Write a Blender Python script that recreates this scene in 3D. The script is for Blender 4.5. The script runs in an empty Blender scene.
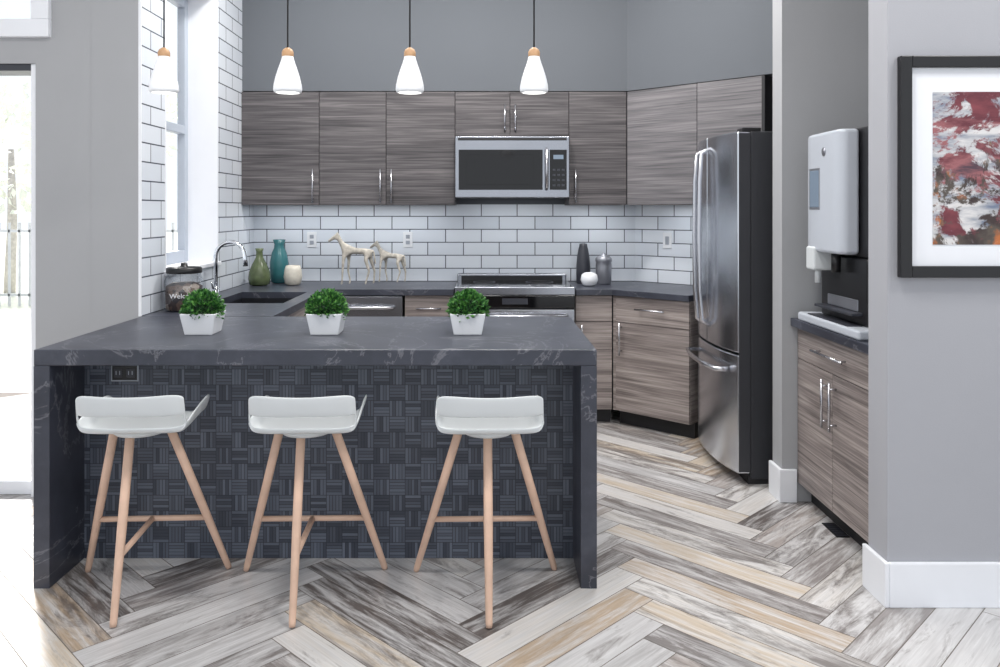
import bpy, math, random
from mathutils import Vector, Matrix
random.seed(7)
S=bpy.context.scene
COL=S.collection
# ---------------------------------------------------------------- node helpers
def newmat(name):
    m=bpy.data.materials.new(name); m.use_nodes=True
    nt=m.node_tree; b=nt.nodes['Principled BSDF']
    return m,nt,b
def N(nt,t,**k):
    n=nt.nodes.new(t)
    for a,v in k.items(): setattr(n,a,v)
    return n
def L(nt,a,b): nt.links.new(a,b)
def ramp(nt,stops,interp='LINEAR'):
    r=N(nt,'ShaderNodeValToRGB'); cr=r.color_ramp; cr.interpolation=interp
    while len(cr.elements)<len(stops): cr.elements.new(0.5)
    for e,(p,c) in zip(cr.elements,stops):
        e.position=p; e.color=(c[0],c[1],c[2],1)
    return r
def srgb(r,g,b):
    f=lambda c:(c/255/12.92) if c/255<=.04045 else ((c/255+.055)/1.055)**2.4
    return (f(r),f(g),f(b),1)
def simple(name,col,rough=.5,metal=0,noise=0.06,nscale=8,bump=0,bscale=60,**kw):
    m,nt,b=newmat(name)
    tc=N(nt,'ShaderNodeTexCoord')
    nz=N(nt,'ShaderNodeTexNoise'); nz.inputs['Scale'].default_value=nscale; nz.inputs['Detail'].default_value=4
    L(nt,tc.outputs['Object'],nz.inputs['Vector'])
    c=col
    r=ramp(nt,[(.3,[x*(1-noise) for x in c[:3]]),(.7,[min(1,x*(1+noise)) for x in c[:3]])])
    L(nt,nz.outputs['Fac'],r.inputs['Fac']); L(nt,r.outputs['Color'],b.inputs['Base Color'])
    b.inputs['Roughness'].default_value=rough; b.inputs['Metallic'].default_value=metal
    for k,v in kw.items(): b.inputs[k.replace('_',' ')].default_value=v
    if bump:
        n2=N(nt,'ShaderNodeTexNoise'); n2.inputs['Scale'].default_value=bscale
        L(nt,tc.outputs['Object'],n2.inputs['Vector'])
        bp=N(nt,'ShaderNodeBump'); bp.inputs['Strength'].default_value=bump; bp.inputs['Distance'].default_value=.002
        L(nt,n2.outputs['Fac'],bp.inputs['Height']); L(nt,bp.outputs['Normal'],b.inputs['Normal'])
    return m
def tile_mat(name,d):
    m,nt,b=newmat(name)
    g=N(nt,'ShaderNodeNewGeometry')
    dp=N(nt,'ShaderNodeVectorMath',operation='DOT_PRODUCT'); dp.inputs[1].default_value=(d[0],d[1],0)
    L(nt,g.outputs['Position'],dp.inputs[0])
    sp=N(nt,'ShaderNodeSeparateXYZ'); L(nt,g.outputs['Position'],sp.inputs[0])
    sb=N(nt,'ShaderNodeMath',operation='SUBTRACT'); L(nt,sp.outputs['Z'],sb.inputs[0]); sb.inputs[1].default_value=.92-.98*5
    ad=N(nt,'ShaderNodeMath',operation='ADD'); L(nt,dp.outputs['Value'],ad.inputs[0]); ad.inputs[1].default_value=20
    cb=N(nt,'ShaderNodeCombineXYZ'); L(nt,ad.outputs[0],cb.inputs['X']); L(nt,sb.outputs[0],cb.inputs['Y'])
    br=N(nt,'ShaderNodeTexBrick'); br.offset=.5
    br.inputs['Scale'].default_value=1; br.inputs['Brick Width'].default_value=.27; br.inputs['Row Height'].default_value=.098
    br.inputs['Mortar Size'].default_value=.0036; br.inputs['Mortar Smooth'].default_value=.1
    br.inputs['Color1'].default_value=srgb(228,233,240); br.inputs['Color2'].default_value=srgb(217,223,232); br.inputs['Mortar'].default_value=srgb(82,86,97)
    L(nt,cb.outputs[0],br.inputs['Vector']); L(nt,br.outputs['Color'],b.inputs['Base Color'])
    b.inputs['Roughness'].default_value=.18
    bp=N(nt,'ShaderNodeBump'); bp.invert=True; bp.inputs['Strength'].default_value=.5; bp.inputs['Distance'].default_value=.003
    L(nt,br.outputs['Fac'],bp.inputs['Height']); L(nt,bp.outputs['Normal'],b.inputs['Normal'])
    return m
def wood_cab(name,c0,c1,c2,zs=26):
    m,nt,b=newmat(name)
    tc=N(nt,'ShaderNodeTexCoord'); oi=N(nt,'ShaderNodeObjectInfo')
    mul=N(nt,'ShaderNodeMath',operation='MULTIPLY'); mul.inputs[1].default_value=37
    L(nt,oi.outputs['Random'],mul.inputs[0])
    ad=N(nt,'ShaderNodeVectorMath',operation='ADD'); L(nt,tc.outputs['Object'],ad.inputs[0]); L(nt,mul.outputs[0],ad.inputs[1])
    mp=N(nt,'ShaderNodeMapping'); mp.inputs['Scale'].default_value=(1.1,1.1,zs); L(nt,ad.outputs[0],mp.inputs[0])
    nz=N(nt,'ShaderNodeTexNoise'); nz.inputs['Scale'].default_value=1.6; nz.inputs['Detail'].default_value=5; nz.inputs['Distortion'].default_value=.6
    L(nt,mp.outputs[0],nz.inputs['Vector'])
    mp2=N(nt,'ShaderNodeMapping'); mp2.inputs['Scale'].default_value=(1.5,1.5,130); L(nt,ad.outputs[0],mp2.inputs[0])
    n2=N(nt,'ShaderNodeTexNoise'); n2.inputs['Scale'].default_value=1.5; n2.inputs['Detail'].default_value=4; L(nt,mp2.outputs[0],n2.inputs['Vector'])
    mx=N(nt,'ShaderNodeMix'); mx.data_type='FLOAT'; mx.inputs['Factor'].default_value=.45
    L(nt,nz.outputs['Fac'],mx.inputs['A']); L(nt,n2.outputs['Fac'],mx.inputs['B'])
    r=ramp(nt,[(.36,c0),(.5,c1),(.64,c2)]); L(nt,mx.outputs['Result'],r.inputs['Fac'])
    L(nt,r.outputs['Color'],b.inputs['Base Color']); b.inputs['Roughness'].default_value=.45
    return m
# ---------------------------------------------------------------- materials
M={}
M['wall']=simple('wall_paint_greige',srgb(168,169,172),.85,noise=.015,nscale=2,bump=.15,bscale=250)
M['wall_r']=simple('wall_paint_greige_light',srgb(169,170,176),.85,noise=.015,nscale=2,bump=.15,bscale=250)
M['soffit']=simple('wall_paint_mid_gray',srgb(100,104,110),.85,noise=.015,nscale=2,bump=.15,bscale=250)
M['ceil']=simple('ceiling_white',srgb(235,235,235),.9,noise=.01)
M['trim']=simple('trim_white',srgb(238,240,245),.4,noise=.01)
M['sash']=simple('sash_vinyl_gray',srgb(176,184,196),.4,noise=.01)
M['tile_b']=tile_mat('subway_tile_back',(1,0)); M['tile_l']=tile_mat('subway_tile_left',(0,1)); M['tile_d']=tile_mat('subway_tile_diagonal',(.727,-.687))
M['cab_u']=wood_cab('laminate_upper',srgb(57,54,56),srgb(87,83,85),srgb(117,112,113))
M['cab_b']=wood_cab('laminate_base',srgb(100,92,90),srgb(142,132,129),srgb(177,167,162),20)
M['kick']=simple('toe_kick_dark',srgb(35,35,38),.6)
M['steel']=simple('brushed_steel',srgb(165,168,175),.27,1,noise=.05,nscale=3)
M['steel_d']=simple('fridge_steel',srgb(208,211,217),.24,1,noise=.04,nscale=3)
M['nickel']=simple('satin_nickel',srgb(200,200,205),.25,1,noise=.02)
M['chrome']=simple('chrome',srgb(225,228,232),.1,1,noise=.01)
M['black']=simple('black_plastic',srgb(22,22,25),.35,noise=.02)
M['blackg']=simple('black_glass',srgb(10,10,13),.08,noise=.02)
M['darkside']=simple('fridge_side_dark',srgb(48,49,54),.5,noise=.03,bump=.2,bscale=300)
M['white']=simple('white_ceramic',srgb(236,238,242),.25,noise=.01)
M['wplast']=simple('white_plastic',srgb(214,218,220),.35,noise=.01)
M['wplast2']=simple('light_gray_gloss_plastic',srgb(190,195,204),.3,noise=.01)
M['beech']=simple('beech_wood',srgb(218,184,162),.5,noise=.1,nscale=14)
M['capwood']=simple('pendant_wood',srgb(190,150,112),.5,noise=.1,nscale=30)
M['sinkm']=simple('sink_black_composite',srgb(24,25,30),.4,noise=.1)
M['grout']=simple('floor_grout',srgb(126,118,112),.9)
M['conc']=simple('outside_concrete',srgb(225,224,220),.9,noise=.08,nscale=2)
M['grass']=simple('outside_ground',srgb(214,216,202),.9,noise=.1,nscale=3)  # lawn colour lightened to imitate outdoor glare
M['green_v']=simple('green_glaze',srgb(84,96,66),.25,noise=.25,nscale=25)
M['teal_v']=simple('teal_glaze',srgb(52,106,112),.2,noise=.1,nscale=12)
M['cream_v']=simple('cream_glaze',srgb(205,200,188),.4,noise=.08,nscale=40)
M['drift']=simple('driftwood_pale',srgb(184,178,168),.7,noise=.25,nscale=40,bump=.5,bscale=90)
M['charcoal_v']=simple('charcoal_vase',srgb(52,54,62),.35)
M['silver_v']=simple('silver_jar',srgb(150,152,160),.3,.6)
M['bark']=simple('bark',srgb(190,184,178),.9,noise=.2,nscale=20)
M['fence']=simple('fence_glare_gray',srgb(205,208,210),.7)  # fence colour raised to look washed out by daylight
M['plate']=simple('outlet_plate_gray',srgb(160,166,176),.5)
def leafmat(name,a,b_,c):
    m,nt,b=newmat(name); g=N(nt,'ShaderNodeTexCoord')
    nz=N(nt,'ShaderNodeTexNoise'); nz.inputs['Scale'].default_value=60; L(nt,g.outputs['Object'],nz.inputs['Vector'])
    r=ramp(nt,[(.35,a),(.5,b_),(.65,c)]); L(nt,nz.outputs['Fac'],r.inputs['Fac']); L(nt,r.outputs['Color'],b.inputs['Base Color'])
    b.inputs['Roughness'].default_value=.5; return m
M['leaf']=leafmat('boxwood_leaf',srgb(28,70,34),srgb(56,116,48),srgb(110,164,80))
M['leaf_o']=leafmat('glare_pale_leaf',srgb(226,230,216),srgb(232,236,222),srgb(240,240,230))  # leaves coloured near white to imitate overexposed daylight
# counter stone
m,nt,b=newmat('charcoal_stone_counter'); tc=N(nt,'ShaderNodeNewGeometry')
nz=N(nt,'ShaderNodeTexNoise'); nz.inputs['Scale'].default_value=3.5; nz.inputs['Detail'].default_value=8; nz.inputs['Roughness'].default_value=.65; L(nt,tc.outputs['Position'],nz.inputs['Vector'])
r=ramp(nt,[(.3,srgb(44,47,57)),(.55,srgb(60,63,74)),(.75,srgb(80,83,94))]); L(nt,nz.outputs['Fac'],r.inputs['Fac'])
n2=N(nt,'ShaderNodeTexNoise'); n2.inputs['Scale'].default_value=1.5; n2.inputs['Detail'].default_value=7; n2.inputs['Distortion'].default_value=1.5; n2.inputs['Roughness'].default_value=.6; L(nt,tc.outputs['Position'],n2.inputs['Vector'])
r2=ramp(nt,[(.490,(0,0,0)),(.5,(.55,.55,.55)),(.508,(0,0,0))]); L(nt,n2.outputs['Fac'],r2.inputs['Fac'])
mx=N(nt,'ShaderNodeMix'); mx.data_type='RGBA'; L(nt,r2.outputs['Color'],mx.inputs['Factor']); L(nt,r.outputs['Color'],mx.inputs['A']); mx.inputs['B'].default_value=srgb(130,130,137)
L(nt,mx.outputs['Result'],b.inputs['Base Color']); b.inputs['Roughness'].default_value=.34
M['stone']=m
# woven mosaic panel
m,nt,b=newmat('basketweave_mosaic_dark'); g=N(nt,'ShaderNodeNewGeometry'); sp=N(nt,'ShaderNodeSeparateXYZ'); L(nt,g.outputs['Position'],sp.inputs[0])
CW=.066
def addc(o,v):
    a=N(nt,'ShaderNodeMath',operation='ADD'); L(nt,o,a.inputs[0]); a.inputs[1].default_value=v; return a.outputs[0]
X=addc(sp.outputs['X'],CW*100); Z=addc(sp.outputs['Z'],CW*10)
c1=N(nt,'ShaderNodeCombineXYZ'); L(nt,X,c1.inputs['X']); L(nt,Z,c1.inputs['Y'])
c2=N(nt,'ShaderNodeCombineXYZ'); L(nt,Z,c2.inputs['X']); L(nt,X,c2.inputs['Y'])
def bk(c):
    br=N(nt,'ShaderNodeTexBrick'); br.offset=0; br.inputs['Scale'].default_value=1; br.inputs['Brick Width'].default_value=CW; br.inputs['Row Height'].default_value=CW/5
    br.inputs['Mortar Size'].default_value=.0011; br.inputs['Mortar Smooth'].default_value=.2
    br.inputs['Color1'].default_value=srgb(60,65,77); br.inputs['Color2'].default_value=srgb(106,113,127); br.inputs['Mortar'].default_value=srgb(34,37,46)
    br.inputs['Bias'].default_value=-.1
    L(nt,c.outputs[0],br.inputs['Vector']); return br
b1=bk(c1); b2=bk(c2)
ck=N(nt,'ShaderNodeTexChecker'); ck.inputs['Scale'].default_value=1/CW; ck.inputs['Color1'].default_value=(1,1,1,1); ck.inputs['Color2'].default_value=(0,0,0,1)
ca=N(nt,'ShaderNodeVectorMath',operation='ADD'); ca.inputs[1].default_value=(0.00001,0.00001,.02); L(nt,c1.outputs[0],ca.inputs[0]); L(nt,ca.outputs[0],ck.inputs['Vector'])
mx=N(nt,'ShaderNodeMix'); mx.data_type='RGBA'; L(nt,ck.outputs['Fac'],mx.inputs['Factor']); L(nt,b1.outputs['Color'],mx.inputs['A']); L(nt,b2.outputs['Color'],mx.inputs['B'])
L(nt,mx.outputs['Result'],b.inputs['Base Color']); b.inputs['Roughness'].default_value=.4
mf=N(nt,'ShaderNodeMix'); mf.data_type='FLOAT'; L(nt,ck.outputs['Fac'],mf.inputs['Factor']); L(nt,b1.outputs['Fac'],mf.inputs['A']); L(nt,b2.outputs['Fac'],mf.inputs['B'])
bp=N(nt,'ShaderNodeBump'); bp.invert=True; bp.inputs['Strength'].default_value=.6; bp.inputs['Distance'].default_value=.002; L(nt,mf.outputs['Result'],bp.inputs['Height']); L(nt,bp.outputs['Normal'],b.inputs['Normal'])
M['mosaic']=m
# floor planks
m,nt,b=newmat('herringbone_wood_tile'); uv=N(nt,'ShaderNodeUVMap'); uv.uv_map='UVMap'
at=N(nt,'ShaderNodeAttribute'); at.attribute_name='plank'; spc=N(nt,'ShaderNodeSeparateColor'); L(nt,at.outputs['Color'],spc.inputs[0])
ofs=N(nt,'ShaderNodeCombineXYZ')
mu=N(nt,'ShaderNodeMath',operation='MULTIPLY'); mu.inputs[1].default_value=50; L(nt,spc.outputs['Green'],mu.inputs[0]); L(nt,mu.outputs[0],ofs.inputs['Z']); L(nt,mu.outputs[0],ofs.inputs['X'])
va=N(nt,'ShaderNodeVectorMath',operation='ADD'); L(nt,uv.outputs[0],va.inputs[0]); L(nt,ofs.outputs[0],va.inputs[1])
def fn(sc,detail,dist=0,rg=.5):
    mp=N(nt,'ShaderNodeMapping'); mp.inputs['Scale'].default_value=sc; L(nt,va.outputs[0],mp.inputs[0])
    n=N(nt,'ShaderNodeTexNoise'); n.inputs['Scale'].default_value=1; n.inputs['Detail'].default_value=detail; n.inputs['Distortion'].default_value=dist; n.inputs['Roughness'].default_value=rg; L(nt,mp.outputs[0],n.inputs['Vector']); return n
base=ramp(nt,[(0,srgb(220,216,212)),(.18,srgb(186,184,184)),(.33,srgb(210,195,176)),(.47,srgb(174,165,160)),(.60,srgb(204,202,202)),(.72,srgb(190,170,148)),(.81,srgb(150,144,142)),(.91,srgb(106,99,96))],'CONSTANT')
L(nt,spc.outputs['Red'],base.inputs['Fac'])
g1=fn((3.0,30,1),9,.35,.7); r1=ramp(nt,[(.43,(0,0,0)),(.60,(.8,.8,.8))]); L(nt,g1.outputs['Fac'],r1.inputs['Fac'])
mx1=N(nt,'ShaderNodeMix'); mx1.data_type='RGBA'; L(nt,r1.outputs['Color'],mx1.inputs['Factor']); L(nt,base.outputs['Color'],mx1.inputs['A']); mx1.inputs['B'].default_value=srgb(218,217,217)
g2=fn((3.0,16,1),10,.6,.72)
th=N(nt,'ShaderNodeMapRange'); th.inputs['To Min'].default_value=-.13; th.inputs['To Max'].default_value=.075; L(nt,spc.outputs['Blue'],th.inputs['Value'])
ad=N(nt,'ShaderNodeMath',operation='ADD'); L(nt,g2.outputs['Fac'],ad.inputs[0]); L(nt,th.outputs['Result'],ad.inputs[1])
r2=ramp(nt,[(.49,(0,0,0)),(.64,(.76,.76,.76))]); L(nt,ad.outputs[0],r2.inputs['Fac'])
mx2=N(nt,'ShaderNodeMix'); mx2.data_type='RGBA'; L(nt,r2.outputs['Color'],mx2.inputs['Factor']); L(nt,mx1.outputs['Result'],mx2.inputs['A']); mx2.inputs['B'].default_value=srgb(100,91,87)
g3=fn((5,150,1),3); r3=ramp(nt,[(.3,(.82,.82,.82)),(.7,(1.0,1.0,1.0))]); L(nt,g3.outputs['Fac'],r3.inputs['Fac'])
mx3=N(nt,'ShaderNodeMix'); mx3.data_type='RGBA'; mx3.blend_type='MULTIPLY'; mx3.inputs['Factor'].default_value=1; L(nt,mx2.outputs['Result'],mx3.inputs['A']); L(nt,r3.outputs['Color'],mx3.inputs['B'])
L(nt,mx3.outputs['Result'],b.inputs['Base Color']); b.inputs['Roughness'].default_value=.33
M['floor']=m
# glass
def winglass(name,f=.05,col=(1,1,1,1)):
    m,nt,b=newmat(name); out=[n for n in nt.nodes if n.type=='OUTPUT_MATERIAL'][0]
    tr=N(nt,'ShaderNodeBsdfTransparent'); tr.inputs['Color'].default_value=col
    gl=N(nt,'ShaderNodeBsdfGlossy'); gl.inputs['Roughness'].default_value=.02
    mx=N(nt,'ShaderNodeMixShader'); mx.inputs[0].default_value=f; L(nt,tr.outputs[0],mx.inputs[1]); L(nt,gl.outputs[0],mx.inputs[2]); L(nt,mx.outputs[0],out.inputs['Surface']); return m
M['glass']=winglass('clear_glass',.04)
M['jarglass']=winglass('jar_glass',.12,(.84,.86,.88,1))
m,nt,b=newmat('pendant_ceramic'); b.inputs['Base Color'].default_value=(.85,.87,.9,1); b.inputs['Roughness'].default_value=.35; b.inputs['Emission Color'].default_value=(.95,.97,1,1); b.inputs['Emission Strength'].default_value=.12; M['pend']=m
m,nt,b=newmat('bulb_glow'); b.inputs['Emission Color'].default_value=(1,.93,.82,1); b.inputs['Emission Strength'].default_value=4; M['bulb']=m
m,nt,b=newmat('machine_display'); b.inputs['Base Color'].default_value=srgb(110,124,140); b.inputs['Emission Color'].default_value=srgb(150,170,190); b.inputs['Emission Strength'].default_value=.15; b.inputs['Roughness'].default_value=.1; M['disp']=m
# candy
m,nt,b=newmat('wrapped_candy'); tc=N(nt,'ShaderNodeTexCoord'); v=N(nt,'ShaderNodeTexVoronoi'); v.inputs['Scale'].default_value=38; L(nt,tc.outputs['Object'],v.inputs['Vector'])
sc=N(nt,'ShaderNodeSeparateColor'); L(nt,v.outputs['Color'],sc.inputs[0]); r=ramp(nt,[(0,srgb(66,48,42)),(.35,srgb(104,80,66)),(.55,srgb(50,42,44)),(.82,srgb(160,146,134))],'CONSTANT'); L(nt,sc.outputs['Red'],r.inputs['Fac']); L(nt,r.outputs['Color'],b.inputs['Base Color']); M['candy']=m
# artwork : layered brush patches
m,nt,b=newmat('abstract_art'); tc=N(nt,'ShaderNodeTexCoord')
def an(sc,rot,loc,det,dist,rg=.6):
    mp=N(nt,'ShaderNodeMapping'); mp.inputs['Scale'].default_value=sc; mp.inputs['Rotation'].default_value=(0,rot,0); mp.inputs['Location'].default_value=loc; L(nt,tc.outputs['Object'],mp.inputs[0])
    n=N(nt,'ShaderNodeTexNoise'); n.inputs['Scale'].default_value=1; n.inputs['Detail'].default_value=det; n.inputs['Distortion'].default_value=dist; n.inputs['Roughness'].default_value=rg; L(nt,mp.outputs[0],n.inputs['Vector']); return n
def mixc(f,A,Bc):
    x=N(nt,'ShaderNodeMix'); x.data_type='RGBA'; L(nt,f,x.inputs['Factor']); 
    if hasattr(A,'links'): L(nt,A,x.inputs['A'])
    else: x.inputs['A'].default_value=A
    if hasattr(Bc,'links'): L(nt,Bc,x.inputs['B'])
    else: x.inputs['B'].default_value=Bc
    return x.outputs['Result']
n0=an((3,3,9),.5,(0,0,0),6,.3); r0=ramp(nt,[(.32,srgb(132,62,70)),(.46,srgb(98,40,52)),(.56,srgb(158,98,102)),(.66,srgb(78,56,68))]); L(nt,n0.outputs['Fac'],r0.inputs['Fac'])
n1=an((4,4,6),-.9,(3,0,1),9,.5,.7); r1_=ramp(nt,[(.475,(0,0,0)),(.515,(1,1,1))]); L(nt,n1.outputs['Fac'],r1_.inputs['Fac'])
nw=an((5,5,20),-.8,(1,5,1),6,.3); rw=ramp(nt,[(.36,srgb(112,124,146)),(.47,srgb(176,178,184)),(.6,srgb(218,216,216))]); L(nt,nw.outputs['Fac'],rw.inputs['Fac'])
col=mixc(r1_.outputs['Color'],r0.outputs['Color'],rw.outputs['Color'])
sp=N(nt,'ShaderNodeSeparateXYZ'); L(nt,tc.outputs['Object'],sp.inputs[0])
n2_=an((6,6,6),.3,(8,2,1),9,.4,.72)
mr=N(nt,'ShaderNodeMapRange'); mr.inputs['From Min'].default_value=.12; mr.inputs['From Max'].default_value=.5; mr.inputs['To Min'].default_value=.15; mr.inputs['To Max'].default_value=-.07; L(nt,sp.outputs['Z'],mr.inputs['Value'])
a2=N(nt,'ShaderNodeMath',operation='ADD'); L(nt,n2_.outputs['Fac'],a2.inputs[0]); L(nt,mr.outputs['Result'],a2.inputs[1])
rd=ramp(nt,[(.56,(0,0,0)),(.60,(1,1,1))]); L(nt,a2.outputs[0],rd.inputs['Fac'])
nd=an((12,12,12),0,(2,1,1),4,.2); rdc=ramp(nt,[(.4,srgb(58,44,44)),(.55,srgb(88,80,72)),(.66,srgb(186,108,58))]); L(nt,nd.outputs['Fac'],rdc.inputs['Fac'])
col=mixc(rd.outputs['Color'],col,rdc.outputs['Color'])
L(nt,col,b.inputs['Base Color']); b.inputs['Roughness'].default_value=.5; M['art']=m

# ---------------------------------------------------------------- mesh helpers
def link(o,parent=None):
    COL.objects.link(o)
    if parent: o.parent=parent
    return o
def empty(name,loc=(0,0,0),rz=0):
    e=bpy.data.objects.new(name,None); e.empty_display_size=.1; e.location=loc; e.rotation_euler=(0,0,math.radians(rz)); COL.objects.link(e); return e
def mesh(name,verts,faces,mat,parent=None,smooth=False,bevel=0,seg=2):
    me=bpy.data.meshes.new(name); me.from_pydata([tuple(v) for v in verts],[],faces); me.validate(); me.update()
    if mat: me.materials.append(mat)
    if smooth:
        for p in me.polygons: p.use_smooth=True
    o=bpy.data.objects.new(name,me); link(o,parent)
    if bevel:
        bm=o.modifiers.new('bevel','BEVEL'); bm.width=bevel; bm.segments=seg; bm.limit_method='ANGLE'; bm.angle_limit=math.radians(40)
        if seg>2:
            for p in me.polygons: p.use_smooth=True
            bm.harden_normals=True
    return o
def box(name,x0,x1,y0,y1,z0,z1,mat,parent=None,bevel=0,seg=2):
    v=[(x0,y0,z0),(x1,y0,z0),(x1,y1,z0),(x0,y1,z0),(x0,y0,z1),(x1,y0,z1),(x1,y1,z1),(x0,y1,z1)]
    f=[(0,3,2,1),(4,5,6,7),(0,1,5,4),(1,2,6,5),(2,3,7,6),(3,0,4,7)]
    return mesh(name,v,f,mat,parent,bevel=bevel,seg=seg)
def prism(name,poly,z0,z1,mat,parent=None,bevel=0,seg=2):
    a=sum(poly[i][0]*poly[(i+1)%len(poly)][1]-poly[(i+1)%len(poly)][0]*poly[i][1] for i in range(len(poly)))
    if a<0: poly=poly[::-1]
    n=len(poly); v=[(p[0],p[1],z0) for p in poly]+[(p[0],p[1],z1) for p in poly]
    f=[tuple(range(n-1,-1,-1)),tuple(range(n,2*n))]+[(i,(i+1)%n,n+(i+1)%n,n+i) for i in range(n)]
    return mesh(name,v,f,mat,parent,bevel=bevel,seg=seg)
def lathe(name,prof,mat,parent=None,loc=(0,0,0),n=40,cap=True):
    v=[];f=[]
    for r_,z in prof:
        for i in range(n):
            a=2*math.pi*i/n; v.append((loc[0]+r_*math.cos(a),loc[1]+r_*math.sin(a),loc[2]+z))
    for k in range(len(prof)-1):
        for i in range(n):
            j=(i+1)%n; f.append((k*n+i,k*n+j,(k+1)*n+j,(k+1)*n+i))
    if cap:
        f.append(tuple(range(n-1,-1,-1))); f.append(tuple((len(prof)-1)*n+i for i in range(n)))
    return mesh(name,v,f,mat,parent,smooth=True)
def tube(name,pts,rad,mat,parent=None,n=12,cap=True):
    pts=[Vector(p) for p in pts]
    if not hasattr(rad,'__len__'): rad=[rad]*len(pts)
    v=[];f=[]; up=None
    for k,p in enumerate(pts):
        if k==0: t=pts[1]-p
        elif k==len(pts)-1: t=p-pts[k-1]
        else: t=(pts[k+1]-p).normalized()+(p-pts[k-1]).normalized()
        t.normalize()
        if up is None:
            up=Vector((0,0,1)) if abs(t.z)<.9 else Vector((1,0,0))
        s=t.cross(up).normalized(); up=s.cross(t).normalized()
        for i in range(n):
            a=2*math.pi*i/n; v.append(p+s*math.cos(a)*rad[k]+up*math.sin(a)*rad[k])
    for k in range(len(pts)-1):
        for i in range(n):
            j=(i+1)%n; f.append((k*n+i,k*n+j,(k+1)*n+j,(k+1)*n+i))
    if cap: f.append(tuple(range(n-1,-1,-1))); f.append(tuple((len(pts)-1)*n+i for i in range(n)))
    o=mesh(name,v,f,mat,parent,smooth=True)
    return o
def clump(name,c,rad,n,ls,mat,parent=None,hemi=True,squash=1):
    v=[];f=[]
    for i in range(n):
        while True:
            d=Vector((random.uniform(-1,1),random.uniform(-1,1),random.uniform(-.15 if hemi else -1,1)))
            if .1<d.length<1: break
        d.normalize(); rr=random.uniform(.55,1.0)
        p=Vector((c[0]+d.x*rad*rr,c[1]+d.y*rad*rr,c[2]+d.z*rad*rr*squash))
        ax=(d+Vector((random.uniform(-.9,.9),random.uniform(-.9,.9),random.uniform(-.4,.9)))).normalized()
        sd=ax.cross(Vector((random.uniform(-1,1),random.uniform(-1,1),random.uniform(-1,1)))).normalized()
        nn=ax.cross(sd)
        l=ls*random.uniform(.7,1.2); w=l*.3; b0=len(v)
        v+= [p,p+ax*l*.5+sd*w+nn*w*.3,p+ax*l,p+ax*l*.5-sd*w+nn*w*.3]
        f+=[(b0,b0+1,b0+2),(b0,b0+2,b0+3)]
    return mesh(name,v,f,mat,parent)
def handle_v(nm,x,z0,z1,par,y=-.022,r=.006):
    tube(nm,[(x,y-.01,z0),(x,y-.01,z1)],r,M['nickel'],par)
    for i,z in enumerate((z0+.03,z1-.03)): tube(nm+'_post_%d'%i,[(x,y-.01,z),(x,y+.024,z)],r*.8,M['nickel'],par)
def handle_h(nm,x0,x1,z,par,y=-.022,r=.006):
    tube(nm,[(x0,y-.01,z),(x1,y-.01,z)],r,M['nickel'],par)
    for i,x in enumerate((x0+.03,x1-.03)): tube(nm+'_post_%d'%i,[(x,y-.01,z),(x,y+.024,z)],r*.8,M['nickel'],par)

# ---------------------------------------------------------------- FLOOR herringbone
W=.128; n=7; LEN=W*n; gap=.0016; ang=math.radians(45)
ca_,sa_=math.cos(ang),math.sin(ang)
V=[];F=[];UV=[];CC=[]
def plank(a,b,w,h):
    cx,cy=(a+w/2)*W,(b+h/2)*W
    wx=cx*ca_-cy*sa_; wy=cx*sa_+cy*ca_+2.0
    if not(-6.2<wx<4.6 and -2.2<wy<6.4): return
    x0,x1,y0,y1=a*W+gap,(a+w)*W-gap,b*W+gap,(b+h)*W-gap
    cs=[(x0,y0),(x1,y0),(x1,y1),(x0,y1)]
    b0=len(V)
    for (x,y) in cs: V.append((x*ca_-y*sa_, x*sa_+y*ca_+2.0, 0))
    F.append((b0,b0+1,b0+2,b0+3))
    if w>h: UV.extend([(0,0),(LEN,0),(LEN,W),(0,W)])
    else: UV.extend([(0,0),(0,W),(LEN,W),(LEN,0)])
    CC.extend([(random.random(),random.random(),random.random(),1)]*4)
for k in range(-80,81):
    for l in range(-14,15):
        a=k+n*l; b_=k-n*l
        plank(a,b_,n,1); plank(a+n,b_+1-n,1,n)
me=bpy.data.meshes.new('floor'); me.from_pydata(V,[],F); me.update()
ul=me.uv_layers.new(name='UVMap'); ul.data.foreach_set('uv',[c for u in UV for c in u])
cl=me.color_attributes.new('plank','FLOAT_COLOR','CORNER'); cl.data.foreach_set('color',[c for u in CC for c in u])
me.materials.append(M['floor']); fl=bpy.data.objects.new('floor',me); link(fl)
box('floor_grout_bed',-6.5,4.8,-2.5,6.4,-.06,-.0015,M['grout'],fl)

# ---------------------------------------------------------------- ROOM SHELL
HC=3.5
wl=empty('wall_left')
box('wall_near_pier',-1.985,-1.743,4.05,4.35,0,HC,M['wall'],wl)
box('wall_far_pier',-1.985,-1.743,5.22,6.3,0,HC,M['wall'],wl)
box('wall_below_window',-1.985,-1.743,4.35,5.22,0,1.10,M['wall'],wl)
box('wall_above_window',-1.985,-1.743,4.35,5.22,2.88,HC,M['wall'],wl)
box('tile_near',-1.743,-1.735,4.05,4.35,.92,HC,M['tile_l'],wl)
box('tile_far',-1.743,-1.735,5.22,6.05,.92,HC,M['tile_l'],wl)
box('tile_below',-1.743,-1.735,4.35,5.22,.92,1.10,M['tile_l'],wl)
box('tile_above',-1.743,-1.735,4.35,5.22,2.88,HC,M['tile_l'],wl)
w1=empty('window_1')
T=M['trim']
box('sill',-1.985,-1.715,4.34,5.23,1.10,1.125,T,w1,.004)
box('reveal_far',-1.985,-1.733,5.205,5.22,1.12,2.88,T,w1)
box('reveal_near',-1.985,-1.733,4.35,4.365,1.12,2.88,T,w1)
box('reveal_top',-1.985,-1.733,4.365,5.205,2.865,2.88,T,w1)
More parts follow.
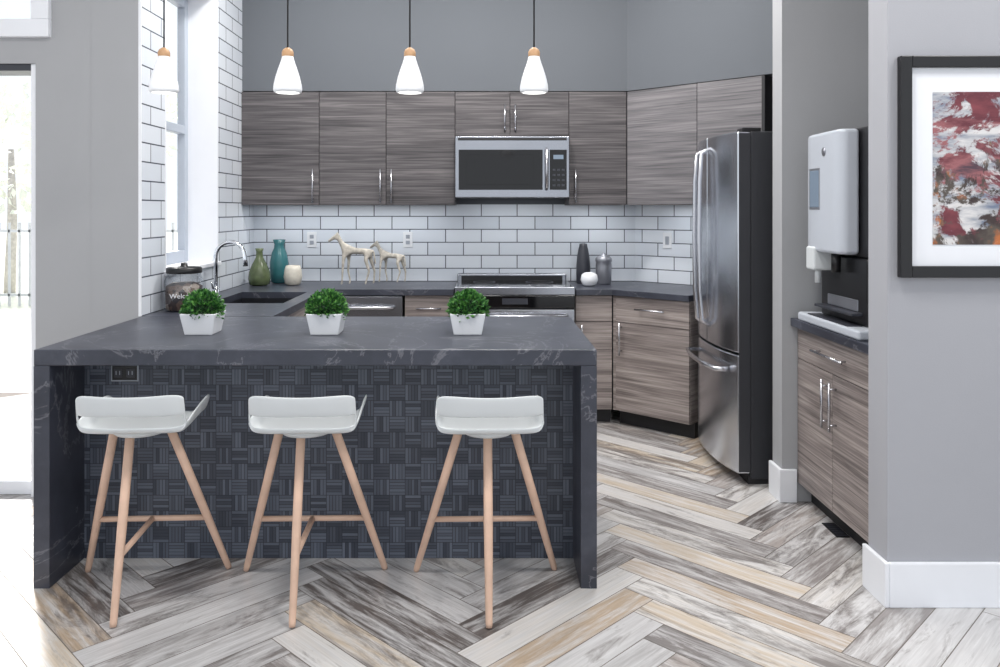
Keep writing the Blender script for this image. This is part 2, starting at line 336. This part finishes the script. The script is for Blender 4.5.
for nm,a in {'stile_a':(4.365,4.42,1.125,2.865),'stile_b':(5.15,5.205,1.125,2.865),'rail_bottom':(4.42,5.15,1.125,1.20),'rail_mid':(4.42,5.15,1.945,2.0),'rail_top':(4.42,5.15,2.76,2.865)}.items():
    box(nm,-1.975,-1.925,a[0],a[1],a[2],a[3],M['sash'],w1,.004)
box('glass_pane',-1.955,-1.950,4.42,5.15,1.2,2.76,M['glass'],w1)
wf=empty('wall_door_side')
box('pier',-2.27,-1.985,4.05,4.25,0,HC,M['wall'],wf)
box('face',-1.985,-1.743,4.045,4.05,0,HC,M['wall'],wf)
box('above_door',-4.4,-2.27,4.05,4.25,2.20,2.36,M['wall'],wf)
box('above_transom',-4.4,-2.27,4.05,4.25,3.3,HC,M['wall'],wf)
box('far_pier',-6.4,-4.4,4.05,4.25,0,HC,M['wall'],wf)
box('corner_bead',-1.747,-1.733,4.043,4.051,.92,HC,T,wf)
d1=empty('door_1')
box('jamb_right',-2.30,-2.27,4.06,4.22,0,2.20,T,d1,.003)
box('jamb_left',-4.40,-4.37,4.06,4.22,0,2.20,T,d1,.003)
box('head',-4.37,-2.30,4.06,4.22,2.165,2.20,M['charcoal_v'],d1,.003)
box('stile_mid',-3.38,-3.30,4.10,4.16,0,2.165,T,d1,.003)
box('rail_low',-4.37,-2.30,4.10,4.16,0.0,.07,T,d1,.003)
box('pane',-4.37,-2.30,4.128,4.133,.07,2.165,M['glass'],d1)
w2=empty('window_2')
box('casing_bottom',-4.4,-2.19,4.02,4.12,2.33,2.42,T,w2,.004)
box('casing_right',-2.28,-2.19,4.02,4.12,2.42,3.34,T,w2,.004)
box('casing_top',-4.4,-2.28,4.02,4.12,3.27,3.34,T,w2,.004)
box('mullion',-3.40,-3.32,4.05,4.12,2.42,3.27,T,w2,.004)
box('pane',-4.4,-2.28,4.10,4.105,2.42,3.27,M['glass'],w2)

dg=Vector((.727,-.687)); nr=Vector((.687,.727))
wb=empty('wall_back')
box('plaster',-1.985,1.16,6.05,6.3,0,HC,M['soffit'],wb)
box('tile',-1.735,1.145,6.042,6.05,.92,1.50,M['tile_b'],wb)
p0=Vector((1.145,6.05)); p1=p0+dg*1.6
q=lambda p,s:(p.x+nr.x*s,p.y+nr.y*s)
wd=empty('wall_diagonal')
prism('plaster',[q(p0,0),q(p1,0),q(p1,.2),q(p0,.2)],0,HC,M['soffit'],wd)
pe=p0+dg*.85
prism('tile',[q(p0,-.008),q(pe,-.008),q(pe,0),q(p0,0)],.92,1.50,M['tile_d'],wd)
# soffit above the upper cabinets
prism('wall_soffit',[(-1.735,5.74),(1.028,5.74),(2.25,4.586),(2.25,5.0),(1.14,6.04),(-1.735,6.04)],2.312,HC,M['soffit'])
wr=empty('wall_right')
box('behind_fridge',2.30,2.45,4.13,5.1,0,HC,M['wall'],wr)
box('niche_back',2.25,2.45,3.09,4.0,0,HC,M['wall'],wr)
box('fridge_partition',1.49,2.45,4.0,4.13,0,HC,M['wall'],wr)
box('wall_art_side',1.485,5.0,2.945,3.09,0,HC,M['wall_r'],None)
bb=empty('baseboard_right')
box('side',1.468,1.485,2.928,3.107,0,.165,T,bb,.004)
box('front',1.485,5.0,2.928,2.945,0,.165,T,bb,.004)
b2_=empty('baseboard_partition')
box('front',1.472,1.56,3.983,4.0,0,.165,T,b2_,.004)
box('side',1.472,1.49,4.0,4.14,0,.165,T,b2_,.004)
box('ceiling',-6.4,5,-.5,6.3,HC,HC+.1,M['ceil'])

# ---------------------------------------------------------------- ISLAND
isl=empty('kitchen_island')
box('counter_slab',-1.735,.435,3.08,4.043,.858,.92,M['stone'],isl,.004)
box('waterfall_left',-1.735,-1.673,3.08,4.043,0,.858,M['stone'],isl,.002)
box('waterfall_right',.373,.435,3.08,4.043,0,.858,M['stone'],isl,.002)
box('mosaic_panel',-1.673,.373,3.35,3.37,0,.858,M['mosaic'],isl)
box('cabinet_body',-1.673,.373,3.37,4.02,.0,.858,M['cab_b'],isl)
ou=empty('power_outlet',(-1.502,3.35,.777))
box('plate',-.058,.058,-.006,0,-.036,.036,M['plate'],ou,.003)
box('face',-.052,.052,-.008,-.005,-.030,.030,M['black'],ou,.003)
for i,x in enumerate((-.026,.026)):
    box('socket_%d'%i,x-.018,x+.018,-.011,-.007,-.018,.018,M['charcoal_v'],ou,.002)
    box('slot_a_%d'%i,x-.009,x-.006,-.0115,-.009,-.007,.009,M['plate'],ou)
    box('slot_b_%d'%i,x+.006,x+.009,-.0115,-.009,-.007,.009,M['plate'],ou)

# ---------------------------------------------------------------- COUNTERTOPS
ct=empty('perimeter_countertop')
c0,c1_=.88,.92; st=M['stone']
box('left_wall_strip',-1.735,-1.59,4.045,6.04,c0,c1_,st,ct)
box('left_front_strip',-1.16,-1.07,4.045,5.415,c0,c1_,st,ct)
box('left_near',-1.59,-1.16,4.045,4.62,c0,c1_,st,ct)
box('left_far',-1.59,-1.16,5.25,5.415,c0,c1_,st,ct)
box('back_left',-1.59,-.205,5.415,6.04,c0,c1_,st,ct)
prism('back_right',[(.622,5.415),(.868,5.415),(1.285,5.025),(1.715,5.485),(1.14,6.035),(.622,6.035)],c0,c1_,st,ct,.003)
sk=empty('kitchen_sink')
SM=M['sinkm']
box('bottom',-1.60,-1.15,4.61,5.26,.66,.67,SM,sk)
box('side_a',-1.60,-1.59,4.61,5.26,.67,.88,SM,sk); box('side_b',-1.16,-1.15,4.61,5.26,.67,.88,SM,sk)
box('side_c',-1.59,-1.16,4.61,4.62,.67,.88,SM,sk); box('side_d',-1.59,-1.16,5.25,5.26,.67,.88,SM,sk)
fa=empty('kitchen_faucet',(-1.66,4.95,.92))
lathe('base',[(.028,0),(.028,.012),(.02,.018),(.018,.06),(.014,.065)],M['chrome'],fa)
pts=[(0,0,.05),(0,0,.25)]+[(.09-.09*math.cos(a),0,.25+.09*math.sin(a)) for a in [math.pi*i/12 for i in range(1,12)]]+[(.182,0,.235),(.184,0,.19)]
tube('spout',pts,[.012]*(len(pts)-2)+[.014,.016],M['chrome'],fa,16)
tube('lever',[(.0,-.018,.05),(0,-.05,.06),(0,-.085,.10)],[.009,.007,.006],M['chrome'],fa)

# ---------------------------------------------------------------- CABINETS
def cab_body(e,w,d,z0,z1,mat,kick=True):
    box('carcass',0.001,w-.001,.02,d,z0,z1,mat,e)
    if kick: box('toe_kick',.0,w,.07,d,0,z0,M['kick'],e)
def door(e,nm,x0,x1,z0,z1,mat): return box(nm,x0+.002,x1-.002,0,.019,z0+.002,z1-.002,mat,e,.0015)
U=M['cab_u']; B=M['cab_b']
# uppers
e=empty('upper_cabinet',(-1.735,5.72,0)); cab_body(e,1.528,.315,1.494,2.305,U,False)
door(e,'door_a',0,.556,1.494,2.305,U); door(e,'door_b',.556,1.035,1.494,2.305,U); door(e,'door_c',1.035,1.528,1.494,2.305,U)
handle_v('handle_a',.515,1.51,1.75,e); handle_v('handle_b',.997,1.51,1.75,e); handle_v('handle_c',1.075,1.51,1.75,e)
e=empty('upper_cabinet',(-.207,5.72,0)); cab_body(e,.814,.315,1.985,2.305,U,False)
door(e,'door_a',0,.393,1.985,2.305,U); door(e,'door_b',.393,.814,1.985,2.305,U)
handle_v('handle_a',.355,2.01,2.21,e); handle_v('handle_b',.43,2.01,2.21,e)
e=empty('upper_cabinet',(.607,5.72,0)); cab_body(e,.413,.315,1.494,2.305,U,False); door(e,'door_a',0,.413,1.494,2.305,U); handle_v('handle_a',.045,1.51,1.75,e)
e=empty('upper_cabinet',(1.022,5.72,0),-43.4); cab_body(e,1.02,.315,1.494,2.305,B,False)
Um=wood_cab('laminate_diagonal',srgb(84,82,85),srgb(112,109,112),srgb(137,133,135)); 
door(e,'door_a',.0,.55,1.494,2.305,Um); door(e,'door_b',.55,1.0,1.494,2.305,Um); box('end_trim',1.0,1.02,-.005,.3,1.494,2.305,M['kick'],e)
# bases on the back wall
e=empty('base_cabinet',(-.54,5.44,0)); cab_body(e,.335,.58,.1,.878,B); door(e,'drawer_a',0,.335,.70,.878,B); door(e,'door_a',0,.335,.1,.70,B); handle_h('handle_a',.08,.25,.79,e); handle_v('handle_b',.05,.45,.66,e)
e=empty('base_cabinet',(.622,5.44,0)); cab_body(e,.25,.58,.1,.878,B); door(e,'drawer_a',0,.25,.70,.878,B); door(e,'drawer_b',0,.25,.51,.70,B); door(e,'door_a',0,.25,.1,.51,B)
handle_v('handle_a',.04,.52,.68,e)
e=empty('base_cabinet',(.885,5.435,0),-43.4); cab_body(e,.565,.56,.1,.878,B); door(e,'drawer_a',.01,.565,.70,.878,B); door(e,'door_a',.01,.565,.1,.70,B)
handle_h('handle_a',.18,.40,.80,e); handle_v('handle_b',.06,.48,.70,e)
box('filler',-.012,.01,.004,.02,.1,.878,B,e)
# left run
e=empty('sink_base_cabinet',(-1.09,4.05,0),90); 
box('carcass_low',0.001,1.36,.02,.62,.1,.64,B,e); box('toe_kick',0,1.36,.07,.62,0,.1,M['kick'],e); box('front_apron',0.001,1.36,.02,.05,.64,.878,B,e)
for i in range(3): door(e,'door_%d'%i,i*.45,(i+1)*.45,.1,.878,B); handle_v('handle_%d'%i,i*.45+.05,.6,.8,e)
# corner + dishwasher
box('corner_cabinet_filler',-1.73,-1.125,5.45,6.03,0,.878,B)
dw=empty('dishwasher',(-1.115,5.42,0))
box('body',0,.565,.03,.58,.1,.872,M['black'],dw); box('front_panel',.003,.562,0,.03,.11,.872,M['steel'],dw,.004,3); box('toe_kick',0,.565,.07,.58,0,.1,M['kick'],dw)
tube('handle',[(.06,0,.80),(.07,-.04,.80),(.15,-.05,.80),(.415,-.05,.80),(.495,-.04,.80),(.505,0,.80)],.011,M['nickel'],dw)
# range
rg=empty('kitchen_range',(-.198,5.38,0)); w=.812
box('body',.004,w-.004,.03,.65,.09,.905,M['black'],rg); box('toe_kick',.01,w-.01,.08,.64,0,.09,M['kick'],rg)
box('cooktop_glass',0,w,.035,.58,.905,.935,M['blackg'],rg,.003)
box('cooktop_front_trim',0,w,.0,.035,.885,.94,M['steel'],rg,.006,3)
box('control_panel',.002,w-.002,-.015,.03,.80,.885,M['blackg'],rg,.006,3)
box('control_display',.32,w-.32,-.018,-.012,.825,.865,M['charcoal_v'],rg)
box('oven_door',.004,w-.004,-.01,.03,.25,.79,M['steel'],rg,.006,3); box('oven_window',.05,w-.05,-.014,-.008,.36,.70,M['blackg'],rg,.003)
tube('oven_handle',[(.06,-.01,.745),(.06,-.06,.75),(w-.06,-.06,.75),(w-.06,-.01,.745)],.013,M['nickel'],rg)
box('storage_drawer',.004,w-.004,-.01,.03,.1,.24,M['steel'],rg,.006,3)
box('backguard',0,w,.58,.655,.905,.985,M['steel'],rg,.01,3); box('backguard_vent',.03,w-.03,.576,.58,.935,.968,M['black'],rg)
for i,(x,y,r_) in enumerate(((.2,.18,.10),(.6,.18,.08),(.2,.43,.08),(.6,.43,.10))): lathe('burner_ring_%d'%i,[(r_,0),(r_,.0015),(r_-.008,.0015),(r_-.008,0)],M['charcoal_v'],rg,(x,y,.9352),cap=False)
# microwave
mw=empty('microwave',(-.203,5.62,1.545)); w=.804; h=.432
box('body',0,w,.04,.41,0,h,M['black'],mw); 
box('front_frame',0,w,0,.04,0,h,M['steel'],mw,.006,3)
box('door_glass',.025,.615,-.004,.002,.055,h-.095,M['blackg'],mw,.004); box('window_screen',.08,.55,-.0050,-.003,.09,h-.13,M['blackg'],mw,.002)
box('control_panel',.665,w-.02,-.004,.002,.055,h-.095,M['blackg'],mw,.004)
tube('handle',[(.642,.0,.06),(.642,-.035,.075),(.642,-.035,h-.105),(.642,.0,h-.09)],.012,M['nickel'],mw)
for r_ in range(4):
    for c in range(3): box('key_%d_%d'%(r_,c),.685+c*.032,.705+c*.032,-.006,-.003,.08+r_*.036,.094+r_*.036,M['charcoal_v'],mw)
box('clock',.690,.760,-.006,-.003,.27,.30,M['disp'],mw)
box('vent_grille',.02,w-.02,-.003,.002,h-.03,h-.012,M['kick'],mw)
# fridge
fr=empty('refrigerator',(1.345,5.02,0),-90); w=.785; H=1.885
def arc(x0,x1,t=.055,k=12,yb=.065):
    pts=[]
    for i in range(k+1):
        x=x0+(x1-x0)*i/k; u=(x-w/2)/(w/2)
        pts.append((x,-t*(1-abs(u)**2.4)))
    return pts+[(x1,yb),(x0,yb)]
box('body',.006,w-.006,.07,.78,.03,H-.01,M['darkside'],fr,.006)
box('base',.02,w-.02,.06,.76,0,.05,M['kick'],fr)
prism('door_left',arc(0,w/2-.003),.70,H-.012,M['steel_d'],fr,.008,3); prism('door_right',arc(w/2+.003,w),.70,H-.012,M['steel_d'],fr,.008,3)
prism('freezer_drawer',arc(0,w),.06,.688,M['steel_d'],fr,.008,3)
box('door_edge_skin',w,w+.002,.004,.065,.07,H-.02,M['darkside'],fr)
box('hinge_cap_a',.02,.12,.03,.13,H-.012,H+.012,M['black'],fr,.005); box('hinge_cap_b',w-.12,w-.02,.03,.13,H-.012,H+.012,M['black'],fr,.005)
for i,x in enumerate((w/2-.05,w/2+.05)):
    tube('door_handle_%d'%i,[(x,-.05,.80),(x,-.10,.83),(x,-.112,1.0),(x,-.115,1.3),(x,-.112,1.62),(x,-.10,1.78),(x,-.05,1.81)],.013,M['nickel'],fr)
tube('freezer_handle',[(.08,-.03,.60),(.09,-.09,.60),(.25,-.115,.60),(w/2,-.12,.60),(w-.25,-.115,.60),(w-.09,-.09,.60),(w-.08,-.03,.60)],.014,M['nickel'],fr)
box('badge',.11,.15,-.035,-.028,1.72,1.76,M['nickel'],fr)

# niche base cabinet (facing -x)
e=empty('base_cabinet',(1.565,3.995,0),-90)
cab_body(e,.90,.66,.1,.878,B); door(e,'drawer_a',.0,.90,.72,.878,B); door(e,'door_a',0,.40,.1,.72,B); door(e,'door_b',.40,.90,.1,.72,B)
handle_h('handle_a',.24,.56,.80,e); handle_v('handle_b',.36,.47,.69,e); handle_v('handle_c',.44,.47,.69,e)
box('coffee_countertop',1.53,2.245,3.095,3.995,.88,.92,st,None,.003)

# ---------------------------------------------------------------- DISPENSER MACHINE
dm=empty('beverage_dispenser',(1.525,3.80,.92),-90)  # local x -> toward camera, y -> +X
box('drip_tray',-.12,.52,.01,.46,0,.042,M['wplast2'],dm,.012,3); box('tray_grille',-.02,.40,.020,.084,.042,.046,M['charcoal_v'],dm)
box('column',-.02,.44,.085,.46,.042,.33,M['black'],dm,.01,3)
box('rear_housing',-.02,.46,.095,.46,.33,.895,M['black'],dm,.012,3)
prism('hood',[(-.01,.094),(-.01,.03),(.015,.008),(.06,0),(.29,0),(.335,.008),(.36,.03),(.36,.094)],.345,.89,M['wplast2'],dm,.018,4)
box('display',.06,.16,-.004,.004,.55,.72,M['disp'],dm,.004); box('display_bezel',.052,.168,-.002,.003,.54,.73,M['silver_v'],dm,.004)
lathe('logo_badge',[(.02,0),(.02,.004)],M['silver_v'],dm,(0,0,0)).matrix_local=Matrix.Translation((.21,.002,.80))@Matrix.Rotation(math.pi/2,4,'X')
box('spout_block',.03,.12,-.01,.09,.26,.37,M['wplast'],dm,.012,3); tube('nozzle',[(.075,.03,.29),(.075,.03,.20)],.014,M['wplast'],dm)
tube('nozzle_dark',[(.22,.05,.35),(.22,.05,.26)],.02,M['black'],dm)
box('knob_panel',.06,.36,.080,.088,.10,.15,M['silver_v'],dm,.004)
box('cup_shelf',.02,.40,.035,.09,.085,.098,M['charcoal_v'],dm,.004)
bt=empty('amber_bottle',(1.76,3.55,1.815))
lathe('glass_body',[(.03,0),(.034,.01),(.034,.09),(.012,.12),(.012,.15)],simple('amber_glass',srgb(84,52,34),.15),bt); lathe('cap',[(.015,.14),(.015,.165)],M['black'],bt)

# ---------------------------------------------------------------- ART
ar=empty('framed_artwork',(1.52,2.945,1.211)); wA,hA=.78,.81
for nm,a in {'frame_l':(0,.042,0,hA),'frame_r':(wA-.042,wA,0,hA),'frame_b':(.042,wA-.042,0,.042),'frame_t':(.042,wA-.042,hA-.042,hA)}.items(): box(nm,a[0],a[1],-.03,-.001,a[2],a[3],M['black'],ar,.003)
box('mat_board',.04,wA-.04,-.012,-.002,.04,hA-.04,M['trim'],ar); box('print',.125,wA-.125,-.014,-.011,.12,hA-.13,M['art'],ar)

# ---------------------------------------------------------------- PENDANTS
for i,x in enumerate((-1.42,-.871,-.329,.222)):
    e=empty('pendant_lamp',(x,3.55,1.978))
    o=lathe('shade',[(.052,0),(.060,.004),(.063,.014),(.061,.035),(.053,.07),(.042,.105),(.033,.13),(.027,.15),(.025,.16),(.02,.16),(.02,.155),(.026,.13),(.044,.075),(.052,.035),(.054,.012),(.052,0)],M['pend'],e,cap=False)
    lathe('wood_cap',[(.024,.157),(.026,.163),(.026,.18),(.02,.192),(.008,.2)],M['capwood'],e)
    tube('cord',[(0,0,.2),(0,0,HC-1.978-.02)],.0035,M['black'],e,8)
    lathe('canopy',[(.05,HC-1.978-.025),(.05,HC-1.978-.002)],M['black'],e)
    lathe('bulb',[(.005,.02),(.022,.03),(.028,.05),(.022,.075),(.012,.1),(.012,.15)],M['bulb'],e)

# ---------------------------------------------------------------- POTTED PLANTS
for x,y in ((-1.229,3.5),(-.687,3.5),(-.07,3.5)):
    e=empty('potted_boxwood',(x,y,.92))
    hb,htp=.060,.077
    prof=[(hb,0),(htp,.092),(htp-.008,.092),(htp-.012,.08)]
    vv=[];ff=[]
    for r_,z in prof:
        vv+=[(-r_,-r_,z),(r_,-r_,z),(r_,r_,z),(-r_,r_,z)]
    for k in range(3):
        for j in range(4): ff.append((k*4+j,k*4+(j+1)%4,(k+1)*4+(j+1)%4,(k+1)*4+j))
    ff.append((3,2,1,0)); ff.append((12,13,14,15))
    mesh('pot',vv,ff,M['white'],e,bevel=.008,seg=3)
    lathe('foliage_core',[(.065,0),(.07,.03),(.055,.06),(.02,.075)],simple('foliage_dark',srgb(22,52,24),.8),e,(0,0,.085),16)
    clump('foliage',(0,0,.098),.084,1900,.020,M['leaf'],e,True,1.0)

# ---------------------------------------------------------------- BAR STOOLS
def stool(x,y,rz=0,so=0):
    e=empty('bar_stool',(x,y,0),rz)
    prof=[(.165,-.006),(.155,.004),(.12,.004),(.05,.0),(-.03,-.004),(-.10,-.004),(-.142,.002),(-.156,.012),(-.162,.024),(-.168,.045),(-.172,.066),(-.178,.104),(-.183,.140)]
    US=[(-1,1.0),(-.99,.62),(-.965,.28),(-.90,.09),(-.74,.02),(-.4,0),(0,0),(.4,0),(.74,.02),(.90,.09),(.965,.28),(.99,.62),(1,1.0)]
    wing=[.70,.9,1,1,.9,.7,.45,.38,.32,.22,.12,.05,0]
    vv=[];ff=[]; nU=len(US)
    for k,(py,pz) in enumerate(prof):
        for u,up in US:
            hw=.180+(.008 if k>=7 else .008*k/7)
            if k==0: hw-=.012
            a=abs(u)
            flare=.014*up*wing[k]*(1 if u>0 else -1)
            fwd=0.03*a**6 if k>=7 else 0
            dz=0
            if k==12: dz=.014*a*a-.022*a**12
            if k==11: dz=.006*a*a-.006*a**12
            vv.append((u*hw+flare+so,py+fwd,.656+pz+up*.078*wing[k]+dz))
    for k in range(len(prof)-1):
        for j in range(nU-1):
            if k in (8,9) and 1<=j<=nU-3: continue
            ff.append((k*nU+j,k*nU+j+1,(k+1)*nU+j+1,(k+1)*nU+j))
    o=mesh('seat_shell',vv,ff,M['wplast'],e,smooth=True)
    s=o.modifiers.new('solid','SOLIDIFY'); s.thickness=.008; s.offset=0
    s=o.modifiers.new('sub','SUBSURF'); s.levels=2; s.render_levels=2
    lathe('mount_plate',[(.02,.622),(.09,.626),(.105,.638),(.105,.648)],M['wplast'],e,(so*.5,0,0))
    tops=[(-.10,.055,.636),(.10,.055,.636),(0,-.06,.636)]; feet=[(-.28,.235,.004),(.28,.235,.004),(0,-.215,.004)]
    for i,(a,b_) in enumerate(zip(tops,feet)):
        a=Vector(a); b_=Vector(b_)
        tube('leg_%d'%(i+1),[a,a.lerp(b_,.5),b_.lerp(a,.02),b_],[.0165,.0165,.0125,.011],M['beech'],e,16)
    P=lambda i,z:Vector(tops[i]).lerp(Vector(feet[i]),(.636-z)/.632)
    l,r_=P(0,.235),P(1,.235); f=P(2,.225)
    tube('stretcher_rear',[l,r_],.011,M['beech'],e,14); tube('stretcher_front',[f,(l+r_)/2],.011,M['beech'],e,14)
stool(-1.305,3.005,3,.034); stool(-.675,3.005,1.5,.022); stool(.012,3.0,1.5,.006)

# ---------------------------------------------------------------- COUNTER DECOR
e=empty('candy_jar',(-1.612,4.3,.92))
lathe('glass',[(.09,0),(.1,.008),(.1,.16),(.085,.19),(.085,.2)],M['jarglass'],e,cap=False)
lathe('candy',[(.085,.004),(.094,.014),(.094,.13),(.06,.15)],M['candy'],e)
lathe('lid',[(.09,.2),(.092,.205),(.092,.225),(.085,.232),(.02,.236),(.018,.25),(.01,.256)],M['black'],e)
tx=bpy.data.curves.new('label_text','FONT'); tx.body='Welcome'; tx.size=.036; tx.align_x='CENTER'; tx.extrude=.0006; tx.materials.append(M['white'])
to=bpy.data.objects.new('label_text',tx); link(to,e); to.rotation_euler=(math.pi/2,0,math.radians(20)); to.location=(.038,-.1035,.075)
e=empty('green_bottle_vase',(-1.60,5.70,.92))
lathe('body',[(.045,0),(.07,.01),(.078,.05),(.072,.10),(.05,.155),(.026,.20),(.022,.24),(.03,.265),(.024,.265),(.016,.24)],M['green_v'],e)
e=empty('teal_vase',(-1.51,5.90,.92))
lathe('body',[(.04,0),(.058,.01),(.066,.08),(.068,.15),(.055,.22),(.038,.26),(.036,.285),(.046,.32),(.04,.32),(.03,.285)],M['teal_v'],e)
e=empty('cream_cup',(-1.37,5.74,.92))
lathe('body',[(.04,0),(.055,.01),(.066,.06),(.06,.11),(.05,.14),(.045,.14),(.052,.10),(.05,.04)],M['cream_v'],e)
def animal(name,loc,sc,rz=0):
    e=empty(name,loc,rz); e.scale=(sc,sc,sc)
    J={'pel':((.105,0,.250),.026),'bel':((.03,0,.240),.023),'che':((-.055,0,.258),.029),'nb':((-.085,0,.29),.021),'nm':((-.105,0,.325),.016),'nk':((-.118,0,.350),.014),'hd':((-.142,0,.343),.015),'mz':((-.185,0,.312),.009),
       'tl1':((.138,0,.235),.007),'tl2':((.150,0,.15),.005)}
    E=[('pel','bel'),('bel','che'),('che','nb'),('nb','nm'),('nm','nk'),('nk','hd'),('hd','mz'),('pel','tl1'),('tl1','tl2')]
    for s,sn in ((-1,'l'),(1,'r')):
        o_=s*.018
        J['fs'+sn]=((-.058+o_,s*.022,.19),.012); J['fk'+sn]=((-.064+o_,s*.028,.10),.0075); J['ff'+sn]=((-.058+o_*1.5,s*.028,.03),.006); J['fh'+sn]=((-.064+o_*1.5,s*.028,.006),.008)
        J['hs'+sn]=((.098+o_,s*.022,.18),.015); J['hh'+sn]=((.124+o_,s*.028,.10),.0085); J['hf'+sn]=((.112+o_*1.5,s*.028,.03),.006); J['hg'+sn]=((.105+o_*1.5,s*.028,.006),.008)
        J['er'+sn]=((-.122,s*.014,.378),.0045)
        E+=[('che','fs'+sn),('fs'+sn,'fk'+sn),('fk'+sn,'ff'+sn),('ff'+sn,'fh'+sn),('pel','hs'+sn),('hs'+sn,'hh'+sn),('hh'+sn,'hf'+sn),('hf'+sn,'hg'+sn),('nk','er'+sn)]
    ks=list(J); me=bpy.data.meshes.new('body'); me.from_pydata([J[k][0] for k in ks],[(ks.index(a),ks.index(b_)) for a,b_ in E],[]); me.update()
    me.materials.append(M['drift']); o=bpy.data.objects.new('body',me); link(o,e)
    o.modifiers.new('skin','SKIN')
    sv=me.skin_vertices[0].data
    for i,k in enumerate(ks): sv[i].radius=(J[k][1],J[k][1]); sv[i].use_root=(i==0)
    s=o.modifiers.new('sub','SUBSURF'); s.levels=2; s.render_levels=2
    o.modifiers['skin'].use_smooth_shade=True
    return e
animal('horse_figurine',(-.93,5.74,.92),1.0,6)
animal('horse_figurine',(-.70,5.93,.92),.82,-10)
e=empty('charcoal_carafe',(.727,5.86,.92)); lathe('body',[(.045,0),(.05,.01),(.052,.12),(.045,.2),(.036,.25),(.03,.27),(.028,.29),(.012,.295)],M['charcoal_v'],e)
e=empty('white_round_vase',(.745,5.66,.92)); lathe('body',[(.03,0),(.05,.012),(.062,.045),(.055,.08),(.035,.095),(.03,.095),(.035,.08)],M['white'],e)
e=empty('silver_canister',(.87,5.82,.92)); lathe('body',[(.05,0),(.056,.008),(.058,.13),(.056,.16),(.06,.165),(.06,.185),(.045,.205),(.015,.212),(.012,.225)],M['silver_v'],e)
def outlet(x,z):
    e=empty('wall_outlet',(x,6.042,z)); box('plate',-.036,.036,-.006,0,-.058,.058,M['white'],e,.002)
    for i,zz in enumerate((-.022,.022)): box('socket_%d'%i,-.015,.015,-.009,-.005,zz-.014,zz+.014,M['plate'],e,.003); 
outlet(-.575,1.235); outlet(-1.30,1.235)
e=empty('wall_outlet',(1.145+.727*.28-.006,6.05-.687*.28-.006,1.235),-43.4); box('plate',-.036,.036,-.006,0.002,-.058,.058,M['white'],e,.002); box('socket',-.015,.015,-.009,-.005,-.03,.03,M['plate'],e,.003)
# floor register
e=empty('floor_vent_register',(1.60,3.64,0)); 
box('frame',-.03,.03,-.08,.08,0,.004,M['black'],e,.001)
for i in range(6): box('slat_%d'%i,-.024,.024,-.072+i*.025,-.060+i*.025,.004,.005,M['charcoal_v'],e)

# ---------------------------------------------------------------- EXTERIOR
box('patio_ground',-30,-1.99,4.25,12,-.12,-.03,M['conc'])
box('lawn_ground',-60,30,12,60,-.12,-.04,M['grass'])
for i,(x,y,h,r_,nn,ls,cx) in enumerate(((-8.6,14.5,2.6,1.3,500,.2,0),(-10.5,15,3.4,1.3,500,.2,0),(-7.9,18,3.6,1.3,400,.2,0),(-13,17,4,1.5,500,.2,0),(-2.3,7.4,4.8,1.05,2600,.2,-.6))):  # last tree is out of view, added to block sun at the kitchen window
    e=empty('garden_tree',(x,y,-.04)); tube('trunk',[(0,0,0),(.05,0,h*.5),(cx,.05,h)],[.10,.08,.05],M['bark'],e)
    clump('crown',(cx,0,h),r_,nn,ls,M['leaf_o'],e,False,.9)
e=empty('picket_fence',(0,12.5,-.04))
for i in range(60): box('picket_%d'%i,-14+i*.16,-13.97+i*.16,0,.03,0,1.3,M['fence'],e)
box('rail_a',-14,-4.4,0,.03,1.15,1.19,M['fence'],e); box('rail_b',-14,-4.4,0,.03,.15,.19,M['fence'],e)

# ---------------------------------------------------------------- LIGHT
wd_=bpy.data.worlds.new('World'); S.world=wd_; wd_.use_nodes=True
bg=wd_.node_tree.nodes['Background']; bg.inputs[0].default_value=(.90,.945,1,1); bg.inputs[1].default_value=1.15
def area(name,loc,size,power,rot=(0,0,0),col=(1,1,1),sy=None):
    l=bpy.data.lights.new(name,'AREA'); l.energy=power; l.color=col; l.size=size
    if sy: l.shape='RECTANGLE'; l.size_y=sy
    else: l.shape='DISK'
    o=bpy.data.objects.new(name,l); o.location=loc; o.rotation_euler=rot; COL.objects.link(o); return o
for i,(x,y) in enumerate(((-1.0,4.6),(0,4.6),(.9,4.5),(-1.0,2.2),(.6,2.2),(2.6,1.8))):
    area('added_ceiling_fill',(x,y,3.49),.35,29,col=(1,.98,.95))  # unseen fill lamps added to brighten the room from above
area('added_backsplash_fill',(-.97,5.85,1.488),1.3,2.0,sy=.05,col=(.95,.98,1)); area('added_backsplash_fill',(.81,5.85,1.488),.34,.6,sy=.05,col=(.95,.98,1))  # added strips that brighten the backsplash
area('added_range_wall_fill',(.2,5.8,1.54),.5,.8,sy=.05,col=(.95,.98,1))  # added strip that lifts the tile behind the range
area('added_backsplash_fill',(1.51,5.47,1.488),.7,1.1,rot=(0,0,math.radians(-43.4)),sy=.05,col=(.95,.98,1))  # added strip that brightens the diagonal tile
sun=bpy.data.lights.new('sun','SUN'); sun.energy=8; sun.angle=math.radians(9); sun.color=(1,.98,.96)
so=bpy.data.objects.new('sun',sun); so.rotation_euler=Vector((.62,-1,-.95)).to_track_quat('-Z','Y').to_euler(); COL.objects.link(so)

# ---------------------------------------------------------------- CAMERA
cam=bpy.data.cameras.new('camera'); cam.sensor_width=36; cam.lens=28.8; cam.shift_x=.016; cam.shift_y=-.1235; cam.clip_end=200
co=bpy.data.objects.new('camera',cam); co.location=(0,0,1.458); co.rotation_euler=(math.pi/2,0,0); COL.objects.link(co); S.camera=co
S.view_settings.view_transform='Standard'
S.view_settings.exposure=0
